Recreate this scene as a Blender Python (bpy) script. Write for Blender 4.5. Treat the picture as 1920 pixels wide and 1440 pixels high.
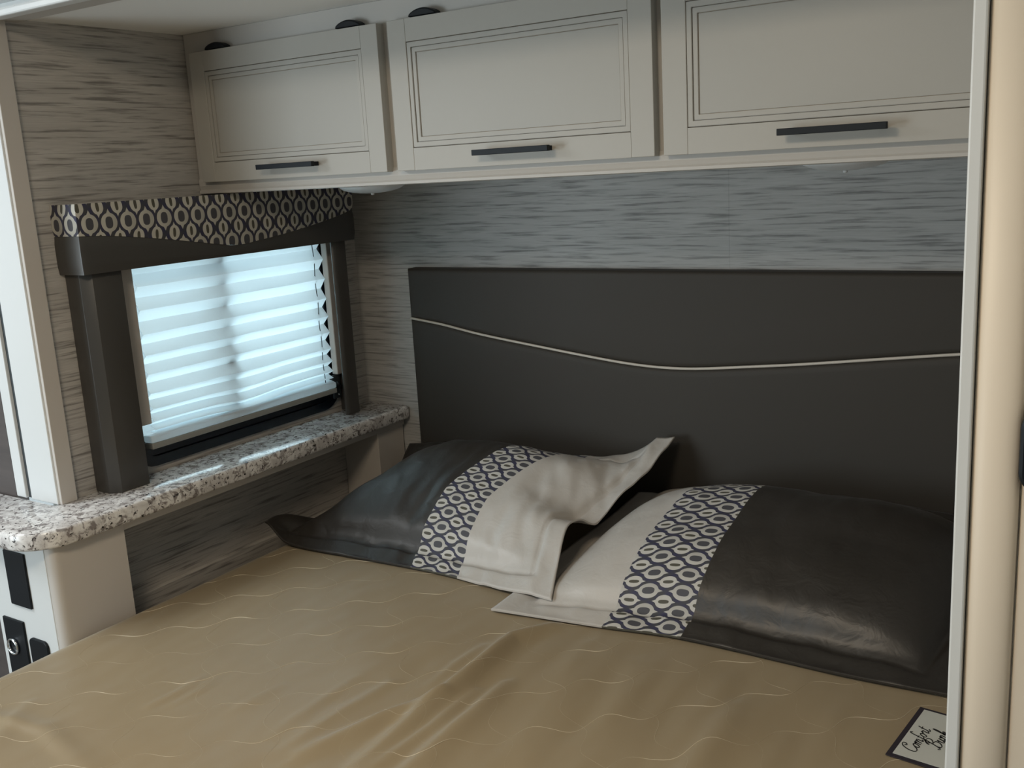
import bpy, bmesh, math, random
from mathutils import Vector, Matrix, noise
R = math.radians
for o in list(bpy.data.objects): bpy.data.objects.remove(o)
SC = bpy.context.scene
COL = SC.collection
random.seed(4)

# ------------------------------------------------------------------ camera
# frame of the place: wall_back is y=0, wall_left is x=0, z=0 just under the bed top, floor at z=FLOOR
FLOOR = -0.72
yaw, pitch, roll = R(33.52), R(-12.09), R(-3.25)
cyw, syw, cp, sp, cr, sr = math.cos(yaw), math.sin(yaw), math.cos(pitch), math.sin(pitch), math.cos(roll), math.sin(roll)
fw = Vector((-syw*cp, cyw*cp, sp)); r0 = Vector((cyw, syw, 0)); u0 = r0.cross(fw)
rv = cr*r0 + sr*u0; uv_ = -sr*r0 + cr*u0
cam = bpy.data.cameras.new('camera'); co = bpy.data.objects.new('camera', cam); COL.objects.link(co)
m = Matrix((rv, uv_, -fw)).transposed().to_4x4(); m.translation = Vector((1.8495, -2.0666, 0.8603)); co.matrix_world = m
cam.sensor_fit = 'HORIZONTAL'; cam.sensor_width = 36; cam.lens = 1898.83/1920*36; cam.clip_start = 0.02
SC.camera = co

# ------------------------------------------------------------------ world, lights, exposure
SC.view_settings.view_transform = 'Standard'; SC.view_settings.look = 'None'
SC.view_settings.gamma = 1; SC.view_settings.use_curve_mapping = False
SC.view_settings.exposure = 0.25
w = bpy.data.worlds.new('sky'); SC.world = w; w.use_nodes = True
bg = w.node_tree.nodes['Background']; bg.inputs[0].default_value = (0.79, 0.935, 1.0, 1); bg.inputs[1].default_value = 5.4

def area(name, loc, target, sx, sy, power, col):
    l = bpy.data.lights.new(name, 'AREA'); l.shape = 'RECTANGLE'; l.size = sx; l.size_y = sy; l.energy = power; l.color = col
    o = bpy.data.objects.new(name, l); COL.objects.link(o); o.location = loc
    o.rotation_euler = (Vector(target)-Vector(loc)).to_track_quat('-Z', 'Y').to_euler(); return o
area('cabin_windshield_daylight', (-1.15, -3.7, 0.40), (0.3, -0.8, 0.28), 1.4, 1.3, 36, (0.80, 0.93, 1.0))
area('added_bed_fill', (-0.45, -1.75, 1.42), (-0.35, -1.7, 0), 0.7, 0.7, 20, (0.90, 0.96, 1.0))  # cool overhead fill added to brighten the bed, strongest at its left foot
area('ceiling_lamp_cabin', (1.08, -1.9, 1.40), (1.08, -1.85, 0), 0.35, 0.35, 11, (1.0, 0.83, 0.62))

# ------------------------------------------------------------------ material helpers
def mat(name, col, rough=0.5, spec=0.5, **kw):
    m = bpy.data.materials.new(name); m.use_nodes = True
    b = m.node_tree.nodes['Principled BSDF']
    b.inputs['Base Color'].default_value = (*col, 1); b.inputs['Roughness'].default_value = rough
    b.inputs['Specular IOR Level'].default_value = spec
    for k, v in kw.items():
        b.inputs[k.replace('_', ' ')].default_value = v
    return m
class NT:
    def __init__(s, m): s.m = m; s.t = m.node_tree; s.b = s.t.nodes.get('Principled BSDF')
    def n(s, typ, **kw):
        x = s.t.nodes.new(typ)
        for k, v in kw.items(): setattr(x, k, v)
        return x
    def l(s, a, b): s.t.links.new(a, b)
    def math(s, op, a, b=None, c=None, clamp=False):
        x = s.n('ShaderNodeMath', operation=op); x.use_clamp = clamp
        for i, v in enumerate((a, b, c)):
            if v is None: continue
            if isinstance(v, (int, float)): x.inputs[i].default_value = v
            else: s.l(v, x.inputs[i])
        return x.outputs[0]
    def mix(s, f, a, b):
        x = s.n('ShaderNodeMix', data_type='RGBA')
        for i, v in ((0, f), (6, a), (7, b)):
            if isinstance(v, tuple): x.inputs[i].default_value = (*v, 1)
            elif isinstance(v, (int, float)): x.inputs[i].default_value = v
            else: s.l(v, x.inputs[i])
        return x.outputs[2]
    def obj(s, scale=(1, 1, 1), rot=(0, 0, 0)):
        tc = s.n('ShaderNodeTexCoord'); mp = s.n('ShaderNodeMapping'); s.l(tc.outputs['Object'], mp.inputs[0])
        mp.inputs['Scale'].default_value = scale; mp.inputs['Rotation'].default_value = rot; return mp.outputs[0]
    def noise(s, vec, scale, detail=3, rough=0.5, dist=0):
        x = s.n('ShaderNodeTexNoise'); s.l(vec, x.inputs['Vector']); x.inputs['Scale'].default_value = scale
        x.inputs['Detail'].default_value = detail; x.inputs['Roughness'].default_value = rough; x.inputs['Distortion'].default_value = dist
        return x.outputs['Fac']
    def ramp(s, f, stops):
        x = s.n('ShaderNodeValToRGB'); e = x.color_ramp.elements
        while len(e) < len(stops): e.new(0.5)
        for i, (p, c) in enumerate(stops): e[i].position = p; e[i].color = (*c, 1) if isinstance(c, tuple) else (c, c, c, 1)
        s.l(f, x.inputs[0]); return x.outputs[0]
    def bump(s, h, strength=0.2, dist=0.002):
        x = s.n('ShaderNodeBump'); x.inputs['Strength'].default_value = strength; x.inputs['Distance'].default_value = dist
        s.l(h, x.inputs['Height']); s.l(x.outputs[0], s.b.inputs['Normal'])

def wallpaper(name, light, mid, dark, axis):
    """grasscloth print: long thin horizontal streaks"""
    m = mat(name, mid, 0.62, 0.35); t = NT(m)
    sc = (6.5, 6.5, 160.0)
    v = t.obj(sc); v2 = t.obj((16.0, 16.0, 420.0)); v3 = t.obj((4.0, 4.0, 45.0))
    a = t.noise(v, 1.0, 4, 0.6); b = t.noise(v2, 1.0, 2, 0.5); c = t.noise(v3, 1.0, 2, 0.5)
    base = t.mix(t.math('MULTIPLY_ADD', b, 1.6, -0.3, clamp=True), mid, light)
    base = t.mix(t.math('MULTIPLY_ADD', c, 2.0, -0.7, clamp=True), base, mid)
    k = t.ramp(a, [(0.34, 1.0), (0.50, 0.0)])
    col = t.mix(t.math('MULTIPLY', k, 0.78), base, dark)
    t.l(col, t.b.inputs['Base Color'])
    t.bump(t.math('ADD', a, t.math('MULTIPLY', b, 0.5)), 0.25, 0.001)
    return m
WP_L = wallpaper('wallpaper_side', (0.56, 0.535, 0.50), (0.41, 0.39, 0.365), (0.14, 0.13, 0.12), 1)
WP_B = wallpaper('wallpaper_headboard_side', (0.56, 0.56, 0.55), (0.42, 0.42, 0.41), (0.15, 0.15, 0.147), 0)

def painted(name, col, rough=0.42):
    m = mat(name, col, rough, 0.4); t = NT(m)
    n = t.noise(t.obj((1, 1, 1)), 300, 2, 0.5); t.bump(n, 0.05, 0.0005); return m
CREAM = painted('cream_lacquer', (0.43, 0.415, 0.38))
CREAM2 = painted('cream_lacquer_panel', (0.41, 0.40, 0.37))
GLAZE = mat('brown_glaze', (0.32, 0.265, 0.20), 0.6, 0.3)
FRAMEM = painted('face_frame_paint', (0.50, 0.48, 0.45))
WHITE = painted('white_laminate', (0.68, 0.70, 0.70), 0.35)
BEIGE = painted('beige_laminate', (0.54, 0.505, 0.465), 0.4)
POSTM = painted('cream_post_lacquer', (0.76, 0.67, 0.55), 0.45)
CEIL = mat('ceiling_vinyl', (0.88, 0.89, 0.88), 0.6, 0.3)
BLACK = mat('black_metal', (0.006, 0.009, 0.013), 0.5, 0.25)
BLKP = mat('black_plastic', (0.005, 0.007, 0.010), 0.45, 0.25)
RUBBER = mat('black_window_rubber', (0.004, 0.008, 0.014), 0.25, 0.6)
DGAP = mat('dark_seal', (0.035, 0.045, 0.05), 0.6)
CHROME = mat('chrome', (0.75, 0.78, 0.8), 0.15, 0.5, Metallic=1.0)
TAUPE = mat('taupe_plastic', (0.46, 0.42, 0.38), 0.5)
RAILM = mat('grey_blind_rail', (0.28, 0.285, 0.265), 0.45)
LENS = mat('frosted_lamp_lens', (0.75, 0.78, 0.8), 0.3)
DARKWOOD = mat('dark_cabin_wood', (0.075, 0.062, 0.058), 0.5)
t = NT(DARKWOOD); nn = t.noise(t.obj((2, 2, 60)), 1, 4); t.l(t.mix(nn, (0.05, 0.043, 0.042), (0.10, 0.083, 0.078)), t.b.inputs['Base Color'])
FLOORM = mat('floor_vinyl', (0.16, 0.13, 0.10), 0.5)
t = NT(FLOORM); nn = t.noise(t.obj((30, 2, 1)), 1, 4); t.l(t.mix(nn, (0.12, 0.09, 0.07), (0.2, 0.165, 0.13)), t.b.inputs['Base Color'])

def vinyl(name, col, rough=0.42, spec=0.45):
    m = mat(name, col, rough, spec); t = NT(m)
    n = t.noise(t.obj(), 900, 2, 0.6); t.bump(n, 0.12, 0.0006); return m
CHAR = vinyl('charcoal_vinyl', (0.040, 0.035, 0.029), 0.62, 0.35)
CHARV = vinyl('charcoal_valance_vinyl', (0.060, 0.057, 0.053), 0.36, 0.5)
PIPE = mat('cream_piping', (0.55, 0.51, 0.45), 0.45)

def satin(name, col, rough=0.33, tint=None, spec=0.6, crumple=0.32):
    m = mat(name, col, rough, spec); t = NT(m)
    t.b.inputs['Sheen Weight'].default_value = 0.04; t.b.inputs['Sheen Roughness'].default_value = 0.4
    t.b.inputs['Anisotropic'].default_value = 0.4
    n1 = t.noise(t.obj((1, 1, 1)), 24, 3, 0.55, 0.6); n2 = t.noise(t.obj(), 700, 2, 0.5)
    t.bump(t.math('ADD', n1, t.math('MULTIPLY', n2, 0.04)), crumple, 0.006)
    return m
SATD = satin('dark_satin', (0.027, 0.023, 0.019), 0.44, spec=0.6)
SATC = satin('cream_satin', (0.49, 0.46, 0.425), 0.38, spec=0.5)

def granite():
    m = mat('granite', (0.5, 0.48, 0.46), 0.17, 0.5); t = NT(m)
    v = t.obj((1, 1, 1.0))
    a = t.noise(v, 55, 5, 0.65, 0.8); b = t.noise(v, 130, 4, 0.6, 0.3); c = t.noise(v, 28, 3, 0.6, 0.5)
    col = t.mix(t.ramp(c, [(0.42, 0.0), (0.62, 1.0)]), (0.80, 0.79, 0.78), (0.58, 0.56, 0.55))
    col = t.mix(t.ramp(a, [(0.40, 0.9), (0.50, 0.0)]), col, (0.20, 0.175, 0.17))
    col = t.mix(t.ramp(b, [(0.36, 1.0), (0.41, 0.0)]), col, (0.035, 0.03, 0.03))
    t.l(col, t.b.inputs['Base Color']); return m
GRAN = granite()

def ogee(name, P=0.066, Q=0.037, cream=(0.52, 0.505, 0.47), A1=0.385, A2=0.315):
    """printed ogee fabric; UV in metres, motif axis along U"""
    m = mat(name, (0.05, 0.05, 0.07), 0.6, 0.3); t = NT(m)
    uv = t.n('ShaderNodeUVMap'); sx = t.n('ShaderNodeSeparateXYZ'); t.l(uv.outputs[0], sx.inputs[0])
    U, V = sx.outputs[0], sx.outputs[1]
    def cell(ou, ov, L, A, hl, ha):
        lu = t.math('MULTIPLY', t.math('SUBTRACT', t.math('FRACT', t.math('ADD', t.math('DIVIDE', U, P), ou)), 0.5), P)
        lv = t.math('MULTIPLY', t.math('SUBTRACT', t.math('FRACT', t.math('ADD', t.math('DIVIDE', V, Q), ov)), 0.5), Q)
        s = t.math('DIVIDE', lu, L); sa = t.math('ABSOLUTE', s); av = t.math('ABSOLUTE', lv)
        el = t.math('POWER', t.math('SUBTRACT', 1.0, t.math('MINIMUM', t.math('POWER', t.math('DIVIDE', sa, 0.70), 2.0), 1.0)), 0.5)
        tip = t.math('MULTIPLY', t.math('POWER', t.math('SUBTRACT', 1.0, t.math('MINIMUM', sa, 1.0)), 1.15), 0.88)
        wd = t.math('MULTIPLY', t.math('MAXIMUM', el, tip), A)
        ins = t.math('MULTIPLY', t.math('LESS_THAN', av, wd), t.math('LESS_THAN', sa, 1.0))
        hx = t.math('POWER', t.math('ABSOLUTE', t.math('DIVIDE', lu, L*hl)), 2.6)
        hy = t.math('POWER', t.math('ABSOLUTE', t.math('DIVIDE', lv, A*ha)), 2.6)
        hole = t.math('LESS_THAN', t.math('ADD', hx, hy), 1.0)
        return ins, hole, lv
    i1, h1, v1 = cell(0, 0, 0.42*P, A1*Q, 0.43, 0.46)
    i2, h2, v2 = cell(0.5, 0.5, 0.345*P, A2*Q, 0.44, 0.28)
    # ground: navy with olive grey at the crossings
    g = t.math('MULTIPLY', t.math('SINE', t.math('MULTIPLY', U, 4*math.pi/P)), t.math('SINE', t.math('MULTIPLY', V, 4*math.pi/Q)))
    col = t.mix(t.math('MULTIPLY_ADD', g, 0.5, 0.5, clamp=True), (0.040, 0.040, 0.085), (0.060, 0.060, 0.062))
    shade1 = t.mix(t.math('MULTIPLY_ADD', v1, 40, 0.5, clamp=True), cream, tuple(c*0.80 for c in cream))
    col = t.mix(i1, col, shade1); col = t.mix(i2, col, cream)
    col = t.mix(h1, col, (0.075, 0.075, 0.085)); col = t.mix(h2, col, (0.085, 0.080, 0.062))
    t.l(col, t.b.inputs['Base Color']); return m
OGEE = ogee('ogee_print'); OGEEV = ogee('ogee_print_valance', 0.064, 0.044, (0.52, 0.505, 0.45), 0.42, 0.30)

def bedspread_mat():
    m = mat('tan_bedspread_cloth', (0.30, 0.232, 0.140), 0.42, 0.5); t = NT(m)
    t.b.inputs['Sheen Weight'].default_value = 0.3; t.b.inputs['Sheen Roughness'].default_value = 0.35
    n = t.noise(t.obj(), 1200, 2, 0.5); n1 = t.noise(t.obj((10, 4, 4)), 1.0, 3, 0.5)
    t.bump(t.math('ADD', t.math('MULTIPLY', n, 0.04), n1), 0.12, 0.006); return m
BEDM = bedspread_mat()
THREAD = mat('pale_quilting_thread', (0.62, 0.54, 0.40), 0.5)
TICK = mat('mattress_ticking', (0.55, 0.53, 0.5), 0.8)
def blind_mat():
    m = bpy.data.materials.new('pleated_blind_cloth'); m.use_nodes = True; t = NT(m); nt = m.node_tree
    out = nt.nodes['Material Output']; nt.nodes.remove(nt.nodes['Principled BSDF'])
    d = t.n('ShaderNodeBsdfDiffuse'); d.inputs[0].default_value = (0.80, 0.84, 0.86, 1)
    tr = t.n('ShaderNodeBsdfTranslucent'); tr.inputs[0].default_value = (0.90, 0.95, 0.97, 1)
    nz = t.noise(t.obj((1, 6, 120)), 1, 3); 
    mx = t.n('ShaderNodeMixShader'); t.l(t.math('MULTIPLY_ADD', nz, 0.14, 0.40), mx.inputs[0]); t.l(d.outputs[0], mx.inputs[1]); t.l(tr.outputs[0], mx.inputs[2])
    t.l(mx.outputs[0], out.inputs[0]); return m
BLINDM = blind_mat()
def glass_mat():
    m = bpy.data.materials.new('window_glass'); m.use_nodes = True; t = NT(m); nt = m.node_tree
    out = nt.nodes['Material Output']; nt.nodes.remove(nt.nodes['Principled BSDF'])
    a = t.n('ShaderNodeBsdfTransparent'); a.inputs[0].default_value = (0.86, 0.93, 0.95, 1)
    g = t.n('ShaderNodeBsdfGlossy'); g.inputs['Roughness'].default_value = 0.02
    mx = t.n('ShaderNodeMixShader'); mx.inputs[0].default_value = 0.06; t.l(a.outputs[0], mx.inputs[1]); t.l(g.outputs[0], mx.inputs[2])
    t.l(mx.outputs[0], out.inputs[0]); return m
GLASS = glass_mat()

# ------------------------------------------------------------------ geometry helpers (world coordinates; the parent's place is taken off)
class MB:
    def __init__(s): s.bm = bmesh.new(); s.uv = None
    def box(s, a, b, bev=0.0, seg=2):
        a, b = Vector(a), Vector(b)
        q = bmesh.new(); bmesh.ops.create_cube(q, size=1)
        for v in q.verts:
            v.co = Vector(((a[i]+b[i])/2 + v.co[i]*abs(b[i]-a[i]) for i in range(3)))
        if bev: bmesh.ops.bevel(q, geom=q.edges[:], offset=bev, segments=seg, affect='EDGES', profile=0.5)
        s.join(q); return s
    def join(s, q):
        me = bpy.data.meshes.new('t'); q.to_mesh(me); q.free(); s.bm.from_mesh(me); bpy.data.meshes.remove(me)
    def prism(s, pts, axis, a, b, bev=0):
        """closed 2D outline extruded along axis ('x': pts are (y,z); 'y': (x,z); 'z': (x,y))"""
        q = bmesh.new()
        def P(p, h): return {'x': (h, p[0], p[1]), 'y': (p[0], h, p[1]), 'z': (p[0], p[1], h)}[axis]
        lo = [q.verts.new(P(p, a)) for p in pts]; hi = [q.verts.new(P(p, b)) for p in pts]
        n = len(pts)
        q.faces.new(lo[::-1]); q.faces.new(hi)
        for i in range(n): q.faces.new((lo[i], lo[(i+1) % n], hi[(i+1) % n], hi[i]))
        bmesh.ops.recalc_face_normals(q, faces=q.faces[:])
        if bev:
            ed = [e for e in q.edges if len(e.link_faces) == 2 and e.calc_face_angle(0) > 0.6]
            bmesh.ops.bevel(q, geom=ed, offset=bev, segments=2, affect='EDGES', profile=0.5)
        s.join(q); return s
    def ring(s, outer, inner, axis, a, b):
        q = bmesh.new()
        def P(p, h): return {'x': (h, p[0], p[1]), 'y': (p[0], h, p[1]), 'z': (p[0], p[1], h)}[axis]
        n = len(outer); L = [[q.verts.new(P(p, h)) for p in pts] for h in (a, b) for pts in (outer, inner)]
        oa, ia, ob, ib = L
        for i in range(n):
            j = (i+1) % n
            for quad in ((oa[i], oa[j], ia[j], ia[i]), (ob[i], ib[i], ib[j], ob[j]), (oa[i], ob[i], ob[j], oa[j]), (ia[i], ia[j], ib[j], ib[i])): q.faces.new(quad)
        bmesh.ops.recalc_face_normals(q, faces=q.faces[:]); s.join(q); return s
    def grid(s, P, nu, nv, uvf=None):
        q = s.bm; base = [[q.verts.new(P(i/nu, j/nv)) for j in range(nv+1)] for i in range(nu+1)]
        if uvf and s.uv is None: s.uv = q.loops.layers.uv.new('UVMap')
        for i in range(nu):
            for j in range(nv):
                f = q.faces.new((base[i][j], base[i+1][j], base[i+1][j+1], base[i][j+1])); f.smooth = True
                if uvf:
                    for lp, (a, b) in zip(f.loops, ((i, j), (i+1, j), (i+1, j+1), (i, j+1))): lp[s.uv].uv = uvf(a/nu, b/nv)
        return base
    def tube(s, pts, rad, seg=6, caps=True):
        q = s.bm; pts = [Vector(p) for p in pts]; rings = []; prev = None
        for i, p in enumerate(pts):
            d = (pts[min(i+1, len(pts)-1)] - pts[max(i-1, 0)]).normalized()
            up = Vector((0, 0, 1)) if abs(d.z) < 0.9 else Vector((1, 0, 0))
            a = d.cross(up).normalized(); b = d.cross(a)
            rr = rad(i/(len(pts)-1)) if callable(rad) else rad
            rings.append([q.verts.new(p + (a*math.cos(2*math.pi*k/seg) + b*math.sin(2*math.pi*k/seg))*rr) for k in range(seg)])
        for A, B in zip(rings, rings[1:]):
            for k in range(seg):
                f = q.faces.new((A[k], A[(k+1) % seg], B[(k+1) % seg], B[k])); f.smooth = True
        if caps: q.faces.new(rings[0][::-1]); q.faces.new(rings[-1])
        return s
    def lathe(s, prof, c, n=32, axis='z', closed=False):
        q = s.bm; rings = []
        for (r, h) in prof:
            ring = []
            for k in range(n):
                a = 2*math.pi*k/n; p = (r*math.cos(a), r*math.sin(a), h)
                if axis == 'y': p = (p[0], h, p[1])
                ring.append(q.verts.new(Vector(c)+Vector(p)))
            rings.append(ring)
        for A, B in zip(rings, rings[1:] + (rings[:1] if closed else [])):
            for k in range(n):
                f = q.faces.new((A[k], A[(k+1) % n], B[(k+1) % n], B[k])); f.smooth = True
        if closed: return s
        q.faces.new(rings[0][::-1]); q.faces.new(rings[-1]); return s
    def obj(s, name, material, parent=None, smooth=False, recalc=True):
        if recalc: bmesh.ops.recalc_face_normals(s.bm, faces=s.bm.faces[:])
        off = Vector((0, 0, 0)); p = parent
        while p is not None: off += p.location; p = p.parent
        for v in s.bm.verts: v.co -= off
        me = bpy.data.meshes.new(name); s.bm.to_mesh(me); s.bm.free()
        for mm in (material if isinstance(material, list) else [material]): me.materials.append(mm)
        if smooth: me.shade_smooth()
        o = bpy.data.objects.new(name, me); COL.objects.link(o)
        if parent is not None: o.parent = parent
        return o
def tag(o, label, cat, group=None):
    o['label'] = label; o['category'] = cat
    if group: o['group'] = group
    return o
def thing(name, label, cat, loc, group=None):
    o = bpy.data.objects.new(name, None); COL.objects.link(o); o.location = loc; o.empty_display_size = 0.05
    return tag(o, label, cat, group)
def struct(o): o['kind'] = 'structure'; return o
def rrect(a0, b0, a1, b1, r, n=6):
    pts = []
    for cx, cy, s in ((a1-r, b1-r, 0), (a0+r, b1-r, 1), (a0+r, b0+r, 2), (a1-r, b0+r, 3)):
        for k in range(n+1):
            a = math.pi/2*(s + k/n); pts.append((cx + r*math.cos(a), cy + r*math.sin(a)))
    return pts
def lerp(a, b, t): return a+(b-a)*t
def interp(xs, ys, x):
    """smooth monotone-ish interpolation (cubic Hermite, finite-difference slopes)"""
    n = len(xs)
    if x <= xs[0]: return ys[0]
    if x >= xs[-1]: return ys[-1]
    i = max(k for k in range(n-1) if xs[k] <= x)
    h = xs[i+1]-xs[i]; t = (x-xs[i])/h
    def sl(k):
        if k == 0: return (ys[1]-ys[0])/(xs[1]-xs[0])
        if k == n-1: return (ys[-1]-ys[-2])/(xs[-1]-xs[-2])
        return (ys[k+1]-ys[k-1])/(xs[k+1]-xs[k-1])
    m0, m1 = sl(i)*h, sl(i+1)*h
    return (2*t**3-3*t**2+1)*ys[i] + (t**3-2*t**2+t)*m0 + (-2*t**3+3*t**2)*ys[i+1] + (t**3-t**2)*m1
def sstep(a, b, x):
    t = min(1, max(0, (x-a)/(b-a))); return t*t*(3-2*t)

# ------------------------------------------------------------------ the setting
XR = 1.69       # right inner side of the bed alcove
ZC = 1.1805     # alcove ceiling
struct(MB().box((-1.9, -4.4, FLOOR-0.04), (2.7, 0.1, FLOOR)).obj('floor', FLOORM))
struct(MB().box((-0.06, -0.93, ZC), (XR+0.06, 0.06, ZC+0.03)).obj('ceiling', CEIL))
struct(MB().box((-1.9, -4.4, 1.43), (2.7, -0.93, 1.46)).obj('ceiling', CEIL))
# left wall of the alcove with the window opening
WY0, WY1, WZ0, WZ1 = -0.75, -0.130, 0.285, 0.775
wl = MB()
wl.box((-0.05, -0.93, FLOOR), (0, WY0, ZC)); wl.box((-0.05, WY1, FLOOR), (0, 0.0, ZC))
wl.box((-0.05, WY0, FLOOR), (0, WY1, WZ0)); wl.box((-0.05, WY0, WZ1), (0, WY1, ZC))
struct(wl.obj('wall_left', WP_L))
wb = struct(MB().box((-0.05, 0.003, FLOOR), (XR+0.06, 0.05, ZC)).obj('wall_back', WP_B))
for a, b in ((-0.0, 1.0539), (1.0542, XR)):
    MB().box((a, 0.0, FLOOR), (b, 0.003, ZC)).obj('wall_panel', WP_B, wb)
struct(MB().box((XR, -0.90, FLOOR), (XR+0.06, 0.003, ZC)).obj('wall_right', WP_L))
# cabin shell around and behind the camera
struct(MB().box((-1.9, -0.955, FLOOR), (-0.135, -0.93, 1.43)).obj('wall_cabin_front', DARKWOOD))
struct(MB().box((-1.95, -4.4, FLOOR), (-1.9, -0.93, 1.43)).obj('wall_cabin_left', CREAM2))
struct(MB().box((2.65, -4.4, FLOOR), (2.7, -0.95, 1.43)).obj('wall_cabin_right', CREAM2))
struct(MB().box((-1.9, -4.45, FLOOR), (2.7, -4.4, 1.43)).obj('wall_cabin_rear', CREAM2))
# slide-out jamb on the left: two white strips with a dark seal between, beige return
j = struct(MB().box((-0.083, -0.955, 0.249), (0.008, -0.930, ZC), 0.002).obj('trim_1', WHITE))
MB().box((-0.135, -0.955, 0.249), (-0.102, -0.93, 1.40), 0.002).obj('outer_strip', WHITE, j)
MB().box((-0.103, -0.948, 0.249), (-0.082, -0.93, 1.40)).obj('rubber_seal', DGAP, j)
MB().box((0.0005, -0.951, 0.249), (0.0165, -0.916, 1.175), 0.0015).obj('return_strip', BEIGE, j)
# header across the top of the opening
h = struct(MB().box((-0.135, -0.958, 1.20), (XR+0.08, -0.93, 1.43)).obj('trim_2', WHITE))
MB().box((0.0, -0.929, 1.1745), (XR, -0.884, 1.1803), 0.001).obj('inner_strip', FRAMEM, h)
MB().box((-0.135, -0.957, 1.172), (XR+0.08, -0.93, 1.185), 0.003).obj('lip', WHITE, h)
# right jamb: pale rubber strip, rounded post, then a wardrobe door
p = MB()
prof = []
for k in range(15):
    a = math.pi*(1-k/14); prof.append((1.7125+0.0225*math.cos(a), -0.981-0.011*math.sin(a)**0.8 if 0 < k < 14 else -0.981))
prof += [(1.735, -0.93), (1.690, -0.93)]
p.prism(prof, 'z', FLOOR, 1.43)
pst = struct(p.obj('trim_3', POSTM, smooth=False))
for f in pst.data.polygons: f.use_smooth = abs(f.normal.z) < 0.5
MB().box((1.6765, -0.993, FLOOR), (1.6898, -0.93, 1.43), 0.002).obj('edge_strip', WHITE, pst)
d = struct(MB().box((1.7365, -0.981, FLOOR+0.02), (2.62, -0.95, 1.40), 0.002).obj('door_1', POSTM))
q = MB(); q.prism(rrect(1.7345, 0.518, 1.772, 0.601, 0.0185, 8), 'y', -1.000, -0.9815, 0.004); q.obj('latch_plate', BLKP, d)

# asphalt lot outside the window
GROUND = mat('asphalt', (0.06, 0.06, 0.058), 0.9)
struct(MB().box((-40, -30, -1.75), (-2.2, 40, -1.7)).obj('ground', GROUND))
# ------------------------------------------------------------------ window
wn = struct(MB().ring(rrect(-0.775, 0.262, -0.112, 0.80, 0.065), rrect(-0.752, 0.283, -0.134, 0.778, 0.05), 'x', -0.002, 0.006).obj('window_1', RUBBER))
MB().ring(rrect(-0.754, 0.281, -0.132, 0.78, 0.052), rrect(-0.735, 0.300, -0.140, 0.762, 0.04), 'x', -0.055, 0.000).obj('inner_rim', RUBBER, wn)
MB().ring(rrect(-0.737, 0.298, -0.138, 0.764, 0.04), rrect(-0.728, 0.306, -0.146, 0.756, 0.035), 'x', -0.045, -0.02).obj('sash', RUBBER, wn)
MB().box((-0.034, -0.735, 0.298), (-0.031, -0.460, 0.764)).obj('pane', GLASS, wn)
MB().box((-0.044, -0.475, 0.298), (-0.041, -0.138, 0.764)).obj('pane', GLASS, wn)
mu = MB().box((-0.046, -0.482, 0.298), (0.004, -0.464, 0.764), 0.003).obj('mullion', RUBBER, wn)
MB().box((-0.012, -0.487, 0.430), (0.0065, -0.457, 0.478), 0.004).obj('latch', BLKP, mu)

# ------------------------------------------------------------------ pleated blind
bl = thing('pleated_blind', 'white pleated blind lowered over the left wall window', 'blind', (0.02, -0.44, 0.31))
front = [0.760, 0.708, 0.657, 0.607, 0.556, 0.511, 0.469, 0.427, 0.394, 0.367, 0.348, 0.338]
zz = []
for a, b in zip(front, front[1:]): zz += [(a, 1), ((a+b)/2, 0)]
zz.append((front[-1], 1))
q = MB(); N = 40; rows = []
for i, (z, fr) in enumerate(zz):
    row = []
    for k in range(N+1):
        y = lerp(-0.7205, -0.158, k/N)
        sag = 0.010*math.exp(-((y+0.44)/0.09)**2)*sstep(0.47, 0.34, z) + 0.0015*noise.noise((y*9, z*14, 3))
        x = (0.030 if fr else 0.011) + 0.0025*noise.noise((y*7, z*30, 0))
        row.append(q.bm.verts.new((x, y, z - sag)))
    rows.append(row)
for A, B in zip(rows, rows[1:]):
    for k in range(N): q.bm.faces.new((A[k], A[k+1], B[k+1], B[k]))
q.obj('pleated_fabric', BLINDM, bl, recalc=False)
MB().box((0.0065, -0.72, 0.7605), (0.040, -0.157, 0.785), 0.003).obj('head_rail', RAILM, bl)
MB().box((0.0065, -0.738, 0.3085), (0.036, -0.157, 0.3215), 0.002).obj('bottom_rail', RAILM, bl)
MB().box((0.0065, -0.738, 0.3215), (0.036, -0.157, 0.3375), 0.004).obj('rail_sleeve', BLINDM, bl)
for y in (-0.185,):
    MB().tube([(0.0225+0.001*math.sin(z), y+0.0015*math.sin(z*60), z) for z in [0.332+0.0095*k for k in range(45)]], 0.0011, 5).obj('cord', DGAP, bl)
tr = thing('blind_guide', 'taupe plastic guide strip left of the pleated blind', 'blind guide', (0.02, -0.745, 0.355), 'guide strips beside the blind')
MB().box((0.0065, -0.757, 0.362), (0.024, -0.7225, 0.70), 0.002).obj('strip', TAUPE, tr)
tr = thing('blind_guide', 'taupe plastic guide strip right of the pleated blind, above the dark latch', 'blind guide', (0.02, -0.125, 0.352), 'guide strips beside the blind')
MB().box((0.0065, -0.1385, 0.352), (0.026, -0.1185, 0.70), 0.002).obj('strip', TAUPE, tr)
cl = thing('blind_tensioner', 'small dark blind cord tensioner under the right guide strip', 'blind hardware', (0.008, -0.125, 0.29))
MB().box((0.0065, -0.146, 0.286), (0.014, -0.118, 0.350), 0.003).obj('bracket', DGAP, cl)
MB().lathe([(0.008, 0.0), (0.009, 0.002), (0.009, 0.008), (0.006, 0.010)], (0, 0, 0), 16)
q = MB(); q.lathe([(0.001, -0.006), (0.008, -0.005), (0.009, 0.0), (0.008, 0.005), (0.001, 0.006)], (0.018, -0.134, 0.325), 16, 'y'); q.obj('spool', BLKP, cl)
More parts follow.
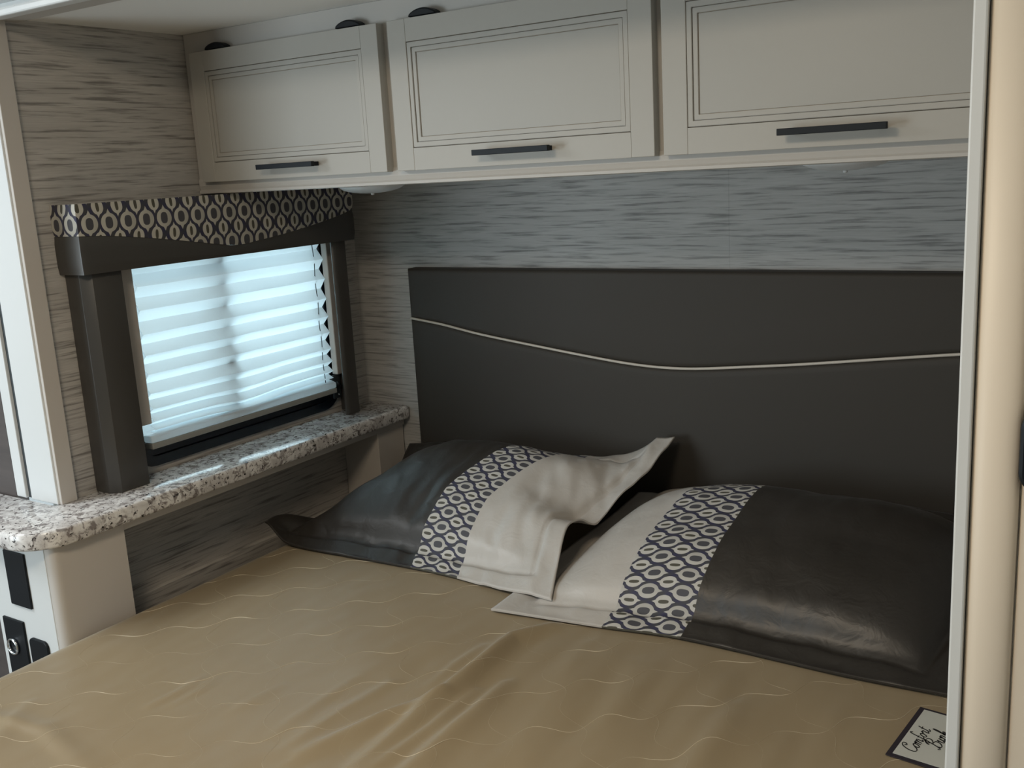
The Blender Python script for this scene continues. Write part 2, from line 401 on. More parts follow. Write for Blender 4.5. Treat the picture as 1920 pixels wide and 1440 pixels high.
q = MB(); q.lathe([(0.0005, -0.002), (0.003, -0.0015), (0.003, 0.0015), (0.0005, 0.002)], (0.0145, -0.130, 0.297), 12, 'y'); q.obj('screw', CHROME, cl)

# ------------------------------------------------------------------ window valance with side legs
va = thing('window_valance', 'charcoal upholstered window surround topped by a navy and cream ogee valance', 'valance', (0.04, -0.48, 0.249))
cy = [-0.872, -0.811, -0.738, -0.660, -0.577, -0.522, -0.488, -0.455, -0.424, -0.356, -0.284, -0.209, -0.130, -0.086]
cz = [0.7755, 0.7715, 0.7625, 0.7510, 0.7370, 0.7278, 0.7235, 0.7232, 0.7265, 0.7330, 0.7418, 0.7527, 0.7668, 0.7780]
VY0, VY1, VZ0, VZ1, VX = -0.872, -0.086, 0.7005, 0.8365, 0.080
def vcurve(y): return interp(cy, cz, y)
# upper patterned band: front sheet wrapped round both ends, with a top
def band(name, zlo, zhi, x, material, uvs):
    q = MB(); n = 60
    path = [(0.0005, VY0), (x*0.5, VY0), (x-0.003, VY0), (x-0.0009, VY0+0.0009), (x, VY0+0.003)] + [(x, lerp(VY0+0.003, VY1-0.003, k/n)) for k in range(1, n)] + [(x, VY1-0.003), (x-0.0009, VY1-0.0009), (x-0.003, VY1), (x*0.5, VY1), (0.0005, VY1)]
    L = [0]
    for a, b in zip(path, path[1:]): L.append(L[-1]+math.hypot(a[0]-b[0], a[1]-b[1]))
    m = len(path)-1
    def at(u): 
        i = min(m, int(round(u*m))); return path[i], L[i]
    def P(u, v):
        (px, py), _ = at(u); lo, hi = zlo(py), zhi(py)
        z = lerp(lo, hi, v); k = min(v, 1-v)
        puff = 0.002*sstep(0, 0.25, k)
        return (px + puff*(1 if px > x-0.001 else 0), py + (-puff if py < VY0+0.001 else puff if py > VY1-0.001 else 0), z)
    q.grid(P, m, 10, (lambda u, v: (lerp(zlo(at(u)[0][1]), zhi(at(u)[0][1]), v)+uvs[0], at(u)[1]+uvs[1])))
    # inner faces: the board is 12 mm thick, open towards the window
    def inn(px, py): return (min(px, x-0.012), min(max(py, VY0+0.012), VY1-0.012))
    ins = [inn(*p) for p in path]
    lo_o = [q.bm.verts.new((px, py, zlo(py))) for px, py in path]; hi_o = [q.bm.verts.new((px, py, zhi(py))) for px, py in path]
    lo_i = [q.bm.verts.new((a, b, zlo(py))) for (a, b), (px, py) in zip(ins, path)]; hi_i = [q.bm.verts.new((a, b, zhi(py))) for (a, b), (px, py) in zip(ins, path)]
    for i in range(m):
        for A, B in ((lo_o, lo_i), (lo_i, hi_i), (hi_i, hi_o)): q.bm.faces.new((A[i], A[i+1], B[i+1], B[i]))
    q.bm.normal_update()
    o = q.obj(name, material, va, recalc=False); o.data.set_sharp_from_angle(angle=R(32)); return o
band('patterned_band', vcurve, lambda y: VZ1, VX, OGEEV, (-0.765, 0.006))
band('vinyl_band', lambda y: VZ0, lambda y: vcurve(y)-0.0005, VX-0.001, CHARV, (0, 0))
MB().box((0.001, VY0+0.013, 0.822), (VX-0.014, VY1-0.013, 0.832)).obj('top_board', CHARV, va)
def leg(outline):
    q = MB(); q.prism(outline, 'z', 0.2495, VZ0-0.0005, 0.0012); lg = q.obj('leg', CHARV, va)
    for f in lg.data.polygons: f.use_smooth = True
    lg.data.set_sharp_from_angle(angle=R(26))
leg([(0.001, -0.862), (0.046, -0.862), (0.0655, -0.846), (0.067, -0.779), (0.055, -0.779), (0.053, -0.842), (0.042, -0.850), (0.001, -0.850)])
leg([(0.055, -0.1545), (0.060, -0.1560), (0.064, -0.152), (0.067, -0.145), (0.067, -0.112), (0.060, -0.104), (0.001, -0.104), (0.001, -0.110), (0.053, -0.112), (0.055, -0.118)])

# ------------------------------------------------------------------ granite counter and nightstand
ZS, TS, WS = 0.249, 0.036, 0.149
q = MB()
out = [(-0.60, -0.956), (-0.60, -1.102)]
rc = 0.085
for k in range(11):
    a = -math.pi/2 + math.pi/2*k/10; out.append((WS-rc+rc*math.cos(a), -1.102+rc+rc*math.sin(a)))
out += [(WS, -0.5), (WS, -0.008), (WS-0.006, -0.0015), (0.001, -0.0015), (0.001, -0.956)]
q.prism(out, 'z', ZS-TS, ZS, 0.006)
ct = q.obj('countertop', GRAN)
tag(ct, 'speckled grey granite counter running under the window to the back wall', 'counter')
for f in ct.data.polygons: f.use_smooth = True
ct.data.set_sharp_from_angle(angle=R(50))
ns = thing('nightstand', 'white nightstand with black power panels under the rounded counter end', 'nightstand', (0.02, -0.98, FLOOR))
q = MB(); q.box((-0.095, -1.055, FLOOR+0.0005), (0.1005, -0.932, ZS-TS-0.0005), 0.002); q.box((0.002, -0.9318, FLOOR+0.0005), (0.1005, -0.898, ZS-TS-0.0005)); q.obj('body', WHITE, ns)
q = MB()
pr = [(0.1040, -1.0555), (0.108, -1.0560)]
for k in range(9):
    a = -math.pi/2 + math.pi/2*k/8; pr.append((0.110+0.018*math.cos(a), -1.0380+0.018*math.sin(a)))
pr += [(0.128, -0.898), (0.1040, -0.898)]
q.prism(pr, 'z', FLOOR+0.0005, ZS-TS-0.0005)
sp = q.obj('side_panel', BEIGE, ns)
for f in sp.data.polygons: f.use_smooth = abs(f.normal.z) < 0.5
sp.data.set_sharp_from_angle(angle=R(35))
MB().box((-0.033, -1.0595, 0.072), (0.0355, -1.0545, 0.1855), 0.0015).obj('power_panel', BLKP, ns)
pp = MB().box((-0.075, -1.0595, -0.12), (-0.0050, -1.0545, 0.0370), 0.0015).obj('power_panel', BLKP, ns)
q = MB(); q.lathe([(0.0135, 0.0015), (0.0175, 0.0015), (0.0180, -0.003), (0.0165, -0.0055), (0.0145, -0.0050), (0.0135, -0.002)], (-0.047, -1.0605, -0.022), 32, 'y', True); q.obj('socket_ring', CHROME, pp)
q = MB(); q.prism(rrect(0.0095, -0.10, 0.0690, 0.0095, 0.012), 'y', -1.0605, -1.0545, 0.0015); q.obj('switch_panel', BLKP, ns)
# apron below the sill and end support, both fixed to the counter
MB().box((0.104, -0.897, 0.194), (0.126, -0.004, ZS-TS-0.0005), 0.0015).obj('apron', BEIGE, ct)
MB().box((0.001, -0.112, -0.3), (0.122, -0.006, 0.1935), 0.0015).obj('end_support', BEIGE, ct)
# ledge board under the window, behind the mattress
bb = struct(MB().box((0.0005, -0.897, -0.12), (0.014, -0.115, -0.005), 0.002).obj('trim_4', DARKWOOD))
bb.data.materials[0] = WP_L

# ------------------------------------------------------------------ overhead cabinet
CD, CZ0, CZ1, CX1 = 0.498, 0.838, ZC, 1.688
oc = thing('overhead_cabinet', 'cream overhead cabinet with three glazed panel doors above the headboard', 'cabinet', (0.84, -0.25, CZ0))
q = MB()
q.box((0.002, -CD+0.020, CZ0+0.012), (CX1, -0.001, CZ1-0.0005)); q.obj('carcass', FRAMEM, oc)
q = MB()
q.prism([(-CD, CZ0+0.010), (-CD-0.004, CZ0+0.0065), (-CD-0.004, CZ0+0.0015), (-CD, CZ0), (-CD+0.03, CZ0), (-CD+0.03, CZ0+0.034), (-CD-0.001, CZ0+0.034), (-CD-0.003, CZ0+0.028), (-CD-0.003, CZ0+0.018)], 'x', 0.002, CX1); q.obj('bottom_rail', FRAMEM, oc)
MB().box((0.002, -CD, CZ0+0.034), (0.06, -CD+0.022, 1.12)).obj('face_stile', FRAMEM, oc)
for x in (0.5775, 1.136): MB().box((x-0.03, -CD, CZ0+0.034), (x+0.03, -CD+0.022, 1.12)).obj('face_stile', FRAMEM, oc)
MB().box((0.002, -CD, 1.12), (CX1, -CD+0.022, CZ1-0.0005)).obj('top_rail', FRAMEM, oc)
DZ0, DZ1, DF, DB = 0.864, 1.1375, -0.5185, -0.4985
def door(x0, x1, hx0, first):
    q = MB(); q.box((x0+0.0012, DF+0.006, DZ0+0.0012), (x1-0.0012, DB, DZ1-0.0012))
    dr = q.obj('door', GLAZE, oc)
    s = 0.042
    for a, b in ((x0, x0+s), (x1-s, x1)): MB().box((a, DF, DZ0), (b, DB+0.002, DZ1), 0.0010).obj('stile', CREAM, dr)
    for a, b in ((DZ0, DZ0+s-0.001), (DZ1-s+0.001, DZ1)): MB().box((x0+s+0.0001, DF+0.0002, a), (x1-s-0.0001, DB+0.002, b), 0.0004).obj('rail', CREAM, dr)
    # two mitred moulding frames stepping down to the flat panel, glaze left in the joints
    def frame(i0, i1, y, name):
        o = [(x0+i0, DZ0+i0), (x1-i0, DZ0+i0), (x1-i0, DZ1-i0), (x0+i0, DZ1-i0)]
        i = [(x0+i1, DZ0+i1), (x1-i1, DZ0+i1), (x1-i1, DZ1-i1), (x0+i1, DZ1-i1)]
        q = MB(); q.ring(o, i, 'y', y, DF+0.007)
        ed = [e for e in q.bm.edges if all(abs(v.co.y-y) < 1e-6 for v in e.verts)]
        bmesh.ops.bevel(q.bm, geom=ed, offset=0.0007, segments=2, affect='EDGES'); q.obj(name, CREAM, dr)
    frame(s+0.0004, s+0.0093, DF+0.0012, 'moulding'); frame(s+0.0101, s+0.0184, DF+0.0030, 'moulding')
    i = s+0.0191
    MB().box((x0+i, DF+0.0052, DZ0+i), (x1-i, DF+0.008, DZ1-i), 0.0006).obj('panel', CREAM2, dr)
    # bar pull on two feet
    hz, hl = 0.8885, 0.158
    q = MB(); q.box((hx0, DF-0.031, hz-0.0050), (hx0+hl, DF-0.022, hz+0.0050), 0.0008)
    for a in (hx0+0.010, hx0+hl-0.018): q.box((a, DF-0.023, hz-0.0042), (a+0.009, DF+0.001, hz+0.0042), 0.0006)
    q.obj('handle', BLACK, dr)
    # black dome hinges above the door
    for hc in (x0+0.0815, x1-0.073):
        q = MB(); pts = [(hc-0.0315+0.065*k/16, 1.1385+0.0135*math.sin(math.pi*k/16)**0.55) for k in range(17)]
        q.prism(pts, 'y', DF-0.001, -CD+0.0005, 0.003); q.obj('hinge', BLKP, dr)
door(0.0363, 0.5640, 0.2375, True); door(0.5895, 1.1280, 0.7855, False); door(1.1440, 1.6840, 1.3405, False)

def puck(x, y, label, PZ=0.838):
    t = thing('puck_light', label, 'lamp', (x, y, PZ), 'puck lights under the overhead cabinet')
    q = MB(); q.lathe([(0.078, 0.008), (0.080, 0.006), (0.080, 0.001), (0.076, -0.001)], (x, y, PZ), 40); q.obj('base', WHITE, t)
    q = MB(); q.lathe([(0.075, -0.0005)]+[(0.075*math.cos(a), -0.001-0.0185*math.sin(a)) for a in [math.pi/2*k/8 for k in range(8)]]+[(0.004, -0.0196)], (x, y, PZ), 40); q.obj('lens', LENS, t)
    q = MB(); q.lathe([(0.004, -0.019), (0.004, -0.0225), (0.002, -0.0235)], (x, y, PZ), 12); q.obj('button', WHITE, t)
puck(0.292, -0.25, 'round white puck light under the cabinet beside the window valance')
puck(1.362, -0.25, 'round white puck light under the cabinet above the headboard', 0.8415)

# ------------------------------------------------------------------ headboard
hb = thing('headboard', 'charcoal vinyl headboard with a cream piping curve on the back wall', 'headboard', (0.93, -0.02, -0.25))
hx0, hx1, hz0, hz1 = 0.2025, 1.665, -0.25, 0.6205
px_ = [0.198, 0.30, 0.42, 0.574, 0.719, 0.82, 0.90, 0.984, 1.105, 1.219, 1.40, 1.523, 1.67]
pz_ = [0.4932, 0.4800, 0.4592, 0.4386, 0.4204, 0.4095, 0.4050, 0.4065, 0.4180, 0.4300, 0.4525, 0.4673, 0.482]
def pipe_z(x): return interp(px_, pz_, x)
def pad(name, lo, hi):
    q = MB()
    def P(u, v):
        x = lerp(hx0, hx1, u); z = lerp(lo(x), hi(x), v)
        e = min((x-hx0), (hx1-x), (z-lo(x)), (hi(x)-z))
        y = -0.030 - 0.010*math.sqrt(max(0, 1-(1-min(1, e/0.010))**2)) - 0.001*sstep(0, 0.06, e)
        return (x, y, z)
    def Q(u, v):   # warp towards the rims so the rounded edge is well sampled
        def wz(a): return 0.5-0.5*math.cos(math.pi*a)
        return P(wz(u), wz(v))
    nu, nv = 90, 28
    g = q.grid(Q, nu, nv)
    rim = [g[i][0] for i in range(nu+1)] + [g[nu][j] for j in range(1, nv+1)] + [g[i][nv] for i in range(nu-1, -1, -1)] + [g[0][j] for j in range(nv-1, 0, -1)]
    bk = [q.bm.verts.new((v.co.x, -0.0005, v.co.z)) for v in rim]
    n = len(rim)
    for i in range(n): q.bm.faces.new((rim[i], rim[(i+1) % n], bk[(i+1) % n], bk[i]))
    q.bm.faces.new(bk)
    q.obj(name, CHAR, hb)
pad('upper_pad', lambda x: pipe_z(x)+0.0015, lambda x: hz1)
pad('lower_pad', lambda x: hz0, lambda x: pipe_z(x)-0.0015)
MB().tube([(lerp(hx0, hx1, k/80), -0.0375, pipe_z(lerp(hx0, hx1, k/80))) for k in range(81)], 0.0032, 8).obj('piping', PIPE, hb)

# ------------------------------------------------------------------ bed
BX0, BX1, BY0, BY1 = 0.1295, 1.655, -1.90, -0.052
bs = thing('bed_base', 'plain boxed bed base under the tan mattress', 'bed base', (0.9, -1.0, FLOOR))
MB().box((BX0+0.03, BY0+0.05, FLOOR+0.0005), (BX1-0.02, BY1-0.01, -0.24), 0.004).obj('box', FRAMEM, bs)
mt = thing('mattress', 'thick mattress hidden under the tan quilted bedspread', 'mattress', (0.9, -1.0, -0.239))
MB().box((BX0+0.012, BY0+0.012, -0.239), (BX1-0.012, BY1-0.012, 0.012), 0.03, 4).obj('core', TICK, mt)
def ridge(x, y, pts, amp, w0, w1):
    """soft fold along a polyline"""
    best = 1e9; tt = 0; side = 0; n = len(pts)-1
    for i in range(n):
        ax, ay = pts[i]; bx, by = pts[i+1]; dx, dy = bx-ax, by-ay; L2 = dx*dx+dy*dy
        t = max(0, min(1, ((x-ax)*dx+(y-ay)*dy)/L2)); ex, ey = x-ax-t*dx, y-ay-t*dy; d = math.hypot(ex, ey)
        if d < best: best = d; tt = (i+t)/n; side = ex*dy-ey*dx
    w = lerp(w0, w1, tt)*(0.8 if side > 0 else 1.3)
    return amp*math.exp(-(best/w)**2)*(math.sin(math.pi*min(1, max(0, 0.12+0.8*tt)))**0.8)
FOLDS = [([(0.935, -0.60), (0.897, -0.68), (0.905, -0.80), (0.906, -0.92), (0.912, -1.12)], 0.0185, 0.014, 0.019),
         ([(0.975, -0.82), (0.985, -0.92), (0.985, -1.12)], 0.0125, 0.014, 0.020),
         ([(0.905, -0.90), (0.86, -1.0), (0.82, -1.13)], 0.012, 0.011, 0.017),
         ([(0.945, -0.86), (0.950, -0.98), (0.940, -1.12)], 0.009, 0.010, 0.014), ([(0.865, -0.72), (0.862, -0.80), (0.868, -0.88)], 0.005, 0.010, 0.014),
         ([(1.035, -0.64), (1.07, -0.82), (1.10, -1.02)], 0.006, 0.03, 0.035),
         ([(1.14, -0.66), (1.18, -0.85), (1.20, -1.05)], 0.006, 0.03, 0.04),
         ([(1.33, -0.72), (1.335, -0.90), (1.33, -1.1)], 0.010, 0.03, 0.04),
         ([(0.493, -1.145), (0.500, -1.09), (0.497, -1.04)], 0.005, 0.008, 0.010),
         ([(0.525, -1.125), (0.53, -1.07), (0.527, -1.03)], 0.0035, 0.007, 0.009),
         ([(0.64, -1.0), (0.63, -1.10)], 0.003, 0.010, 0.012), ([(0.735, -0.92), (0.74, -1.12)], 0.003, 0.012, 0.014),
         ([(0.80, -0.90), (0.79, -1.0), (0.785, -1.14)], 0.005, 0.012, 0.016),
         ([(0.24, -1.30), (0.40, -1.275), (0.56, -1.31)], 0.006, 0.014, 0.02), ([(0.30, -1.24), (0.36, -1.33), (0.38, -1.42)], 0.005, 0.014, 0.02)]
FB = [(f, min(p[0] for p in f[0])-0.1, max(p[0] for p in f[0])+0.1, min(p[1] for p in f[0])-0.1, max(p[1] for p in f[0])+0.1) for f in FOLDS]
def bed_z(x, y):
    z = 0.031
    for f, a, b, c, d in FB:
        if a < x < b and c < y < d: z += ridge(x, y, *f)
    k = sstep(0.72, 0.95, x)*sstep(1.75, 1.35, x)*sstep(-0.52, -0.75, y)
    z += 0.0035*k*noise.noise((x*26, y*4.0, 1.0)) + 0.0022*noise.noise((x*9, y*7, 5.0)) + 0.0009*noise.noise((x*30, y*14, 2.0))
    z = lerp(z, 0.031, sstep(-0.60, -0.50, y))
    # softly rounded borders
    e = min(x-BX0, BX1-x, y-BY0, BY1-y); z -= 0.022*(1-min(1, max(0, e)/0.045))**2
    return z
q = MB()
NU, NV = 250, 300
def Pb(u, v): 
    x = lerp(BX0, BX1, u); y = lerp(BY0, BY1, v); return (x, y, bed_z(x, y))
g = q.grid(Pb, NU, NV)
rim = [g[i][0] for i in range(NU+1)] + [g[NU][jj] for jj in range(1, NV+1)] + [g[i][NV] for i in range(NU-1, -1, -1)] + [g[0][jj] for jj in range(NV-1, 0, -1)]
low = [q.bm.verts.new((v.co.x, v.co.y, -0.20)) for v in rim]
for i in range(len(rim)): 
    f = q.bm.faces.new((rim[i], low[i], low[(i+1) % len(rim)], rim[(i+1) % len(rim)]))
spread = q.obj('bedspread', BEDM); tag(spread, 'tan satin bedspread with wavy diagonal quilting covering the mattress', 'bedspread')
# quilting threads: two families of wavy diagonals, 45 degrees to the bed
def threads(sgn, rad, name, c0, c1):
    q = MB(); S2 = math.sqrt(2)
    kk = c0
    while kk < c1:
        seg = []
        s = -2.2
        while s < 2.4:
            n = 0.012*math.cos(2*math.pi*(s+0.5157)/0.1157)
            if sgn > 0: X = (kk + S2*n)/2 + s/S2; Y = s/S2 - (kk + S2*n)/2
            else: X = (kk + S2*n)/2 - s/S2 ; Y = (kk + S2*n)/2 + s/S2
            ok = BX0+0.03 < X < BX1-0.03 and -1.60 < Y < -0.40
            if ok: seg.append((X, Y, bed_z(X, Y)+0.0002))
            if (not ok or s+0.0066 >= 2.4) and len(seg) > 3:
                q.tube(seg, lambda a, kk=kk: rad*(0.25+1.5*max(0, noise.noise((a*16, kk*7, 2))+0.15)), 4); seg = []
            elif not ok: seg = []
            s += 0.0066
        kk += 0.1595
    o = q.obj(name, THREAD, spread); o['kind'] = 'stuff'; return o
threads(1, 0.00054, 'quilting_thread', 1.3795-0.1595*9, 3.4)
threads(-1, 0.00014, 'cross_thread', -1.49, 1.4)

# ------------------------------------------------------------------ pillows
def make_pillow(name, label, xL, xR, yF, yB, base0, base1, zc, bounds, mats, uvW, seed, extra=None, bump_p=(2.6, 2.6), uo=(0, 0)):
    """sham with flanges; each cloth panel is a sleeve (top and underside) over one u range. xL,xR,base0,base1 are functions of v"""
    t = thing(name, label, 'pillow', ((xL(0.5)+xR(0.5))/2, (yF(0.5)+yB(0.5))/2, 0.033), 'shams against the headboard')
    fl = 0.065
    def S(u, v):
        x = lerp(xL(v), xR(v), u); y = lerp(yF(u), yB(u), v)
        base = lerp(base0(v), base1(v), u)
        e = min(1, max(0, (u-fl)/(1-2*fl))); a = abs(2*e-1)
        pw = bump_p[0] if e < 0.5 else bump_p[1]
        bp = max(0, 1-a**pw)**0.75
        z = base + (zc(v)-base)*bp
        # flange wrinkles and soft puckers near the seams
        d = min(u*uvW, (1-u)*uvW, v*0.62, (1-v)*0.62)
        z += 0.0055*sstep(0.0, 0.05, 0.06-abs(d-0.03))*noise.noise((x*22+seed, y*9, 1.3))
        z += 0.0045*noise.noise((x*10+seed, y*8, seed))*bp + 0.002*noise.noise((x*30, y*22+seed, 2.0))*bp
        # seam crease between flange and body
        z -= 0.007*math.exp(-((d-0.056)/0.006)**2)
        if extra: x, y, z = extra(u, v, x, y, z)
        return Vector((x, y, max(z, 0.0395)))
    def under(u, v):
        p = S(u, v); e = min(u*uvW, (1-u)*uvW, v*0.62, (1-v)*0.62)
        th = 0.0035
        low = max(0.0345 + p.z*0.0, p.z - th - 0.5*max(0, p.z-0.09)*sstep(0.05, 0.12, e))
        q = p.copy(); q.z = min(p.z-0.0015, low); return q
    arc = [0]; K = 60
    for k in range(K): arc.append(arc[-1] + (S(0.5, (k+1)/K)-S(0.5, k/K)).length)
    def arcl(v): i = min(K-1, int(v*K)); return lerp(arc[i], arc[i+1], v*K-i)
    for (u0, u1, nm, mm) in zip(bounds, bounds[1:], ('pillow_panel_a', 'pillow_panel_b', 'pillow_panel_c'), mats):
        nm = {SATD: 'dark_panel', SATC: 'cream_panel', OGEE: 'patterned_panel'}[mm]
        q = MB(); n = max(8, int((u1-u0)*130)); nv = 90
        uvf = lambda a, b: (lerp(u0, u1, a)*uvW+uo[0], arcl(b)+uo[1])
        A = q.grid(lambda a, b: S(lerp(u0, u1, a), b), n, nv, uvf)
        B = q.grid(lambda a, b: under(lerp(u0, u1, a), b), n, nv, uvf)
        for i in range(n):
            for jj in (0, nv):
                f = q.bm.faces.new((A[i][jj], A[i+1][jj], B[i+1][jj], B[i][jj])); f.smooth = False
        for i in ([0] if u0 == 0 else []) + ([n] if u1 == 1 else []):
            for jj in range(nv): q.bm.faces.new((A[i][jj], A[i][jj+1], B[i][jj+1], B[i][jj]))
        q.obj(nm, mm, t)
    return t
# right sham, lying below the left one's flange
def tab(pairs): xs = [p[0] for p in pairs]; ys = [p[1] for p in pairs]; return lambda v: interp(xs, ys, v)
zcR = tab([(0, 0.037), (0.085, 0.057), (0.115, 0.062), (0.15, 0.094), (0.20, 0.118), (0.32, 0.156), (0.46, 0.183), (0.60, 0.206), (0.72, 0.212), (0.84, 0.195), (0.92, 0.17), (1, 0.165)])
make_pillow('pillow_sham', 'dark satin sham with cream left end, right of the two on the bed',
    tab([(0, 0.802), (0.1, 0.803), (0.5, 0.81), (1, 0.86)]), tab([(0, 1.612), (0.5, 1.640), (1, 1.640)]),
    tab([(0, -0.602), (0.27, -0.575), (0.45, -0.552), (0.8, -0.556), (1, -0.548)]), tab([(0, -0.075), (1, -0.060)]),
    tab([(0, 0.037), (0.3, 0.05), (0.7, 0.08), (1, 0.12)]), tab([(0, 0.039), (0.3, 0.06), (0.7, 0.10), (1, 0.14)]),
    zcR, [0, 0.276, 0.452, 1], [SATC, OGEE, SATD], 0.84, 3.0, bump_p=(2.6, 5.5), uo=(0.012, 0.0))
# left sham, its right flange lifted over the other
zcL = tab([(0, 0.036), (0.085, 0.057), (0.115, 0.062), (0.15, 0.096), (0.20, 0.122), (0.32, 0.168), (0.46, 0.204), (0.60, 0.232), (0.70, 0.236), (0.82, 0.215), (0.92, 0.185), (1, 0.18)])
def exL(u, v, x, y, z):
    k = sstep(0.0, 0.10, 0.10-u)   # left flange tips up against the panel
    z += 0.034*k*sstep(0.36, 0.10, v)
    x += 0.020*math.sin(math.pi*u)*sstep(0.3, 0.75, v)
    f = sstep(0.34, 0.50, u)*sstep(0.56, 0.52, u)*sstep(0.10, 0.2, v)*sstep(0.8, 0.5, v)
    z += 0.006*f*noise.noise((x*34-y*8, y*5, 6.0)) + 0.003*sstep(0.08, 0.16, v)*noise.noise((x*16+y*8, y*10, 3.0))*sstep(0.55, 0.45, u)
    c = sstep(0.70, 0.78, u)*sstep(0.05, 0.2, v)*sstep(1.0, 0.9, v)
    z += c*(0.010*noise.noise((x*16, y*11, 4.0)) + 0.005*noise.noise((x*34+y*20, y*12-x*16, 9.0)))
    return x, y, z
make_pillow('pillow_sham', 'dark satin sham with raised cream right flange, left of the two on the bed',
    tab([(0, 0.100), (0.1, 0.092), (0.3, 0.140), (0.5, 0.180), (0.7, 0.200), (1, 0.185)]), tab([(0, 0.900), (0.18, 0.872), (0.32, 0.858), (0.42, 0.868), (0.55, 0.888), (0.75, 0.926), (1, 0.952)]),
    tab([(0, -0.508), (0.1, -0.520), (0.54, -0.503), (0.7, -0.506), (1, -0.540)]), tab([(0, -0.060), (0.6, -0.06), (1, -0.075)]),
    tab([(0, 0.045), (0.3, 0.046), (0.7, 0.065), (1, 0.16)]), tab([(0, 0.054), (0.18, 0.104), (0.32, 0.150), (0.40, 0.150), (0.5, 0.136), (0.72, 0.190), (1, 0.258)]),
    zcL, [0, 0.535, 0.69, 1], [SATD, OGEE, SATC], 0.80, 8.0, exL, (3.4, 2.2), uo=(0.02, 0.02))

# ------------------------------------------------------------------ name card on the bed
CARDW = mat('white_card', (0.55, 0.56, 0.52), 0.35, 0.4); INK = mat('black_ink', (0.03, 0.03, 0.032), 0.6, 0.2); BORD = mat('dark_card_border', (0.028, 0.022, 0.030), 0.5)
cd = thing('name_card', 'white card with dark border reading Comfort Bunk at the right edge of the bed', 'sign', (1.60, -0.67, 0.034))
# local frame: a = reading direction, b = towards the foot of the letters' lines (down the card)
ca = Vector((0.016, 0.148, 0)).normalized(); cb = Vector((ca.y, -ca.x, 0)); c0 = Vector((1.5594, -0.7421, 0))
zt = max(bed_z(1.56+0.03*i, -0.74+0.03*k) for i in range(4) for k in range(6)) + 0.0016
def cpt(a, b, z): p = c0 + ca*a + cb*b; return (p.x, p.y, z)
CW, CH = 0.150, 0.088
def slab(name, a0, b0, a1, b1, z0, z1, material):
    q = MB(); v = [q.bm.verts.new(cpt(a, b, z)) for z in (z0, z1) for a, b in ((a0, b0), (a1, b0), (a1, b1), (a0, b1))]
    for f in ((0, 1, 2, 3), (4, 5, 6, 7), (0, 1, 5, 4), (1, 2, 6, 5), (2, 3, 7, 6), (3, 0, 4, 7)): q.bm.faces.new([v[i] for i in f])
    return q.obj(name, material, cd)
slab('border_card', -0.0, -0.0, CW, CH, zt-0.001, zt+0.0004, BORD)
slab('white_face', 0.0075, 0.0075, CW-0.0055, CH-0.0055, zt+0.0004, zt+0.0009, CARDW)
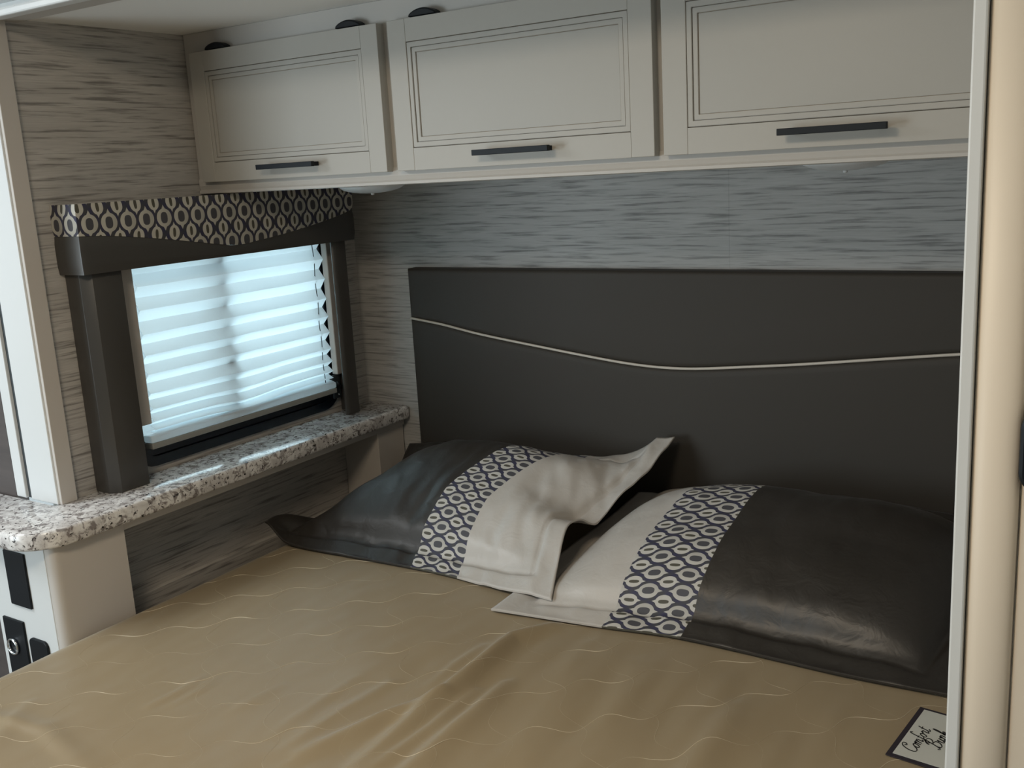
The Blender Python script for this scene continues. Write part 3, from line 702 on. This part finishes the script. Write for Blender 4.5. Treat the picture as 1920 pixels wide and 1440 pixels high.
GL = {'C': (0.66, [[(0.50, 0.70), (0.60, 0.80), (0.58, 0.96), (0.42, 1.0), (0.22, 0.86), (0.10, 0.50), (0.16, 0.14), (0.36, 0.0), (0.56, 0.08), (0.68, 0.26)], [(0.50, 0.70), (0.42, 0.74), (0.40, 0.84)]]),
      'o': (0.40, [[(0.20, 0.42), (0.08, 0.32), (0.06, 0.12), (0.16, 0.0), (0.28, 0.06), (0.33, 0.26), (0.25, 0.41), (0.20, 0.42), (0.30, 0.36), (0.42, 0.34)]]),
      'm': (0.66, [[(0.0, 0.30), (0.08, 0.42), (0.08, 0.0)], [(0.08, 0.24), (0.20, 0.42), (0.28, 0.36), (0.28, 0.0)], [(0.28, 0.24), (0.40, 0.42), (0.49, 0.36), (0.50, 0.08), (0.56, 0.0), (0.66, 0.12)]]),
      'f': (0.34, [[(0.36, 0.86), (0.28, 1.0), (0.18, 0.88), (0.15, 0.40), (0.13, -0.20), (0.04, -0.36), (-0.04, -0.24), (0.08, -0.02), (0.34, 0.14)], [(0.02, 0.42), (0.32, 0.42)]]),
      'r': (0.36, [[(0.0, 0.26), (0.10, 0.46), (0.14, 0.38), (0.26, 0.40), (0.22, 0.10), (0.28, 0.0), (0.38, 0.12)]]),
      't': (0.32, [[(0.16, 0.80), (0.12, 0.30), (0.12, 0.06), (0.20, 0.0), (0.34, 0.14)], [(0.0, 0.52), (0.32, 0.56)]]),
      'B': (0.72, [[(0.26, 0.90), (0.20, 0.40), (0.12, 0.06), (0.0, 0.0), (-0.06, 0.12)], [(-0.02, 0.66), (0.04, 0.88), (0.30, 1.0), (0.56, 0.92), (0.56, 0.68), (0.34, 0.54), (0.30, 0.53), (0.58, 0.46), (0.62, 0.20), (0.42, 0.0), (0.24, 0.04), (0.20, 0.14)]]),
      'u': (0.46, [[(0.0, 0.28), (0.08, 0.42), (0.07, 0.12), (0.16, 0.0), (0.28, 0.12), (0.32, 0.42)], [(0.32, 0.42), (0.31, 0.08), (0.38, 0.0), (0.47, 0.12)]]),
      'n': (0.46, [[(0.0, 0.30), (0.08, 0.42), (0.08, 0.0)], [(0.08, 0.24), (0.20, 0.42), (0.29, 0.36), (0.30, 0.08), (0.37, 0.0), (0.47, 0.12)]]),
      'k': (0.46, [[(0.0, 0.2), (0.14, 0.6), (0.16, 0.9), (0.10, 1.0), (0.07, 0.8), (0.07, 0.0)], [(0.07, 0.18), (0.22, 0.42), (0.30, 0.36), (0.22, 0.24), (0.10, 0.22), (0.26, 0.06), (0.36, 0.0), (0.46, 0.12)]])}
def cat(pts, n=8):
    P = [Vector((*p, 0)) for p in pts]; out = []
    for i in range(len(P)-1):
        a, b, c, d = P[max(i-1, 0)], P[i], P[i+1], P[min(i+2, len(P)-1)]
        for k in range(n):
            t = k/n; out.append(0.5*((2*b)+(c-a)*t+(2*a-5*b+4*c-d)*t*t+(3*b-a-3*c+d)*t**3))
    out.append(P[-1]); return out
def word(text, a, b, size, sub=1.0):
    q = MB(); x = 0
    for ch in text:
        wdt, strokes = GL[ch]
        for st in strokes:
            pl = cat(st); L = []
            for i, p in enumerate(pl):
                d = (pl[min(i+1, len(pl)-1)]-pl[max(i-1, 0)]); d = d.normalized() if d.length else Vector((1, 0, 0))
                thick = (0.026 + 0.038*abs(d.y))*size*0.8
                nrm = Vector((-d.y, d.x, 0))
                gx = (x + p.x + 0.30*p.y)*size; gy = p.y*size
                L.append((gx+nrm.x*thick, gy+nrm.y*thick, gx-nrm.x*thick, gy-nrm.y*thick))
            vs = [(q.bm.verts.new(cpt(a+l[0], b-l[1], zt+0.0012)), q.bm.verts.new(cpt(a+l[2], b-l[3], zt+0.0012))) for l in L]
            for (p0, p1), (p2, p3) in zip(vs, vs[1:]): q.bm.faces.new((p0, p1, p3, p2))
        x += wdt
    return q.obj('lettering', INK, cd)
word('Comfort', 0.022, 0.033, 0.0225); word('Bunk', 0.050, 0.058, 0.0235); word('C', 0.078, 0.070, 0.010)

# labels for parts that look unlike the rest of their thing
for o in COL.objects:
    if o.parent is None: continue
    n = o.name.split('.')[0]
    L = {'handle': 'black bar handle', 'hinge': 'black domed hinge', 'socket_ring': 'chrome socket ring', 'piping': 'cream piping',
         'patterned_panel': 'navy and cream ogee patterned panel', 'dark_panel': 'dark satin panel', 'cream_panel': 'cream satin panel',
         'patterned_band': 'navy and cream ogee patterned band', 'latch_plate': 'black oval latch', 'rubber_seal': 'dark rubber seal',
         'power_panel': 'black power panel', 'lettering': 'black script lettering'}.get(n)
    if L: o['label'] = L
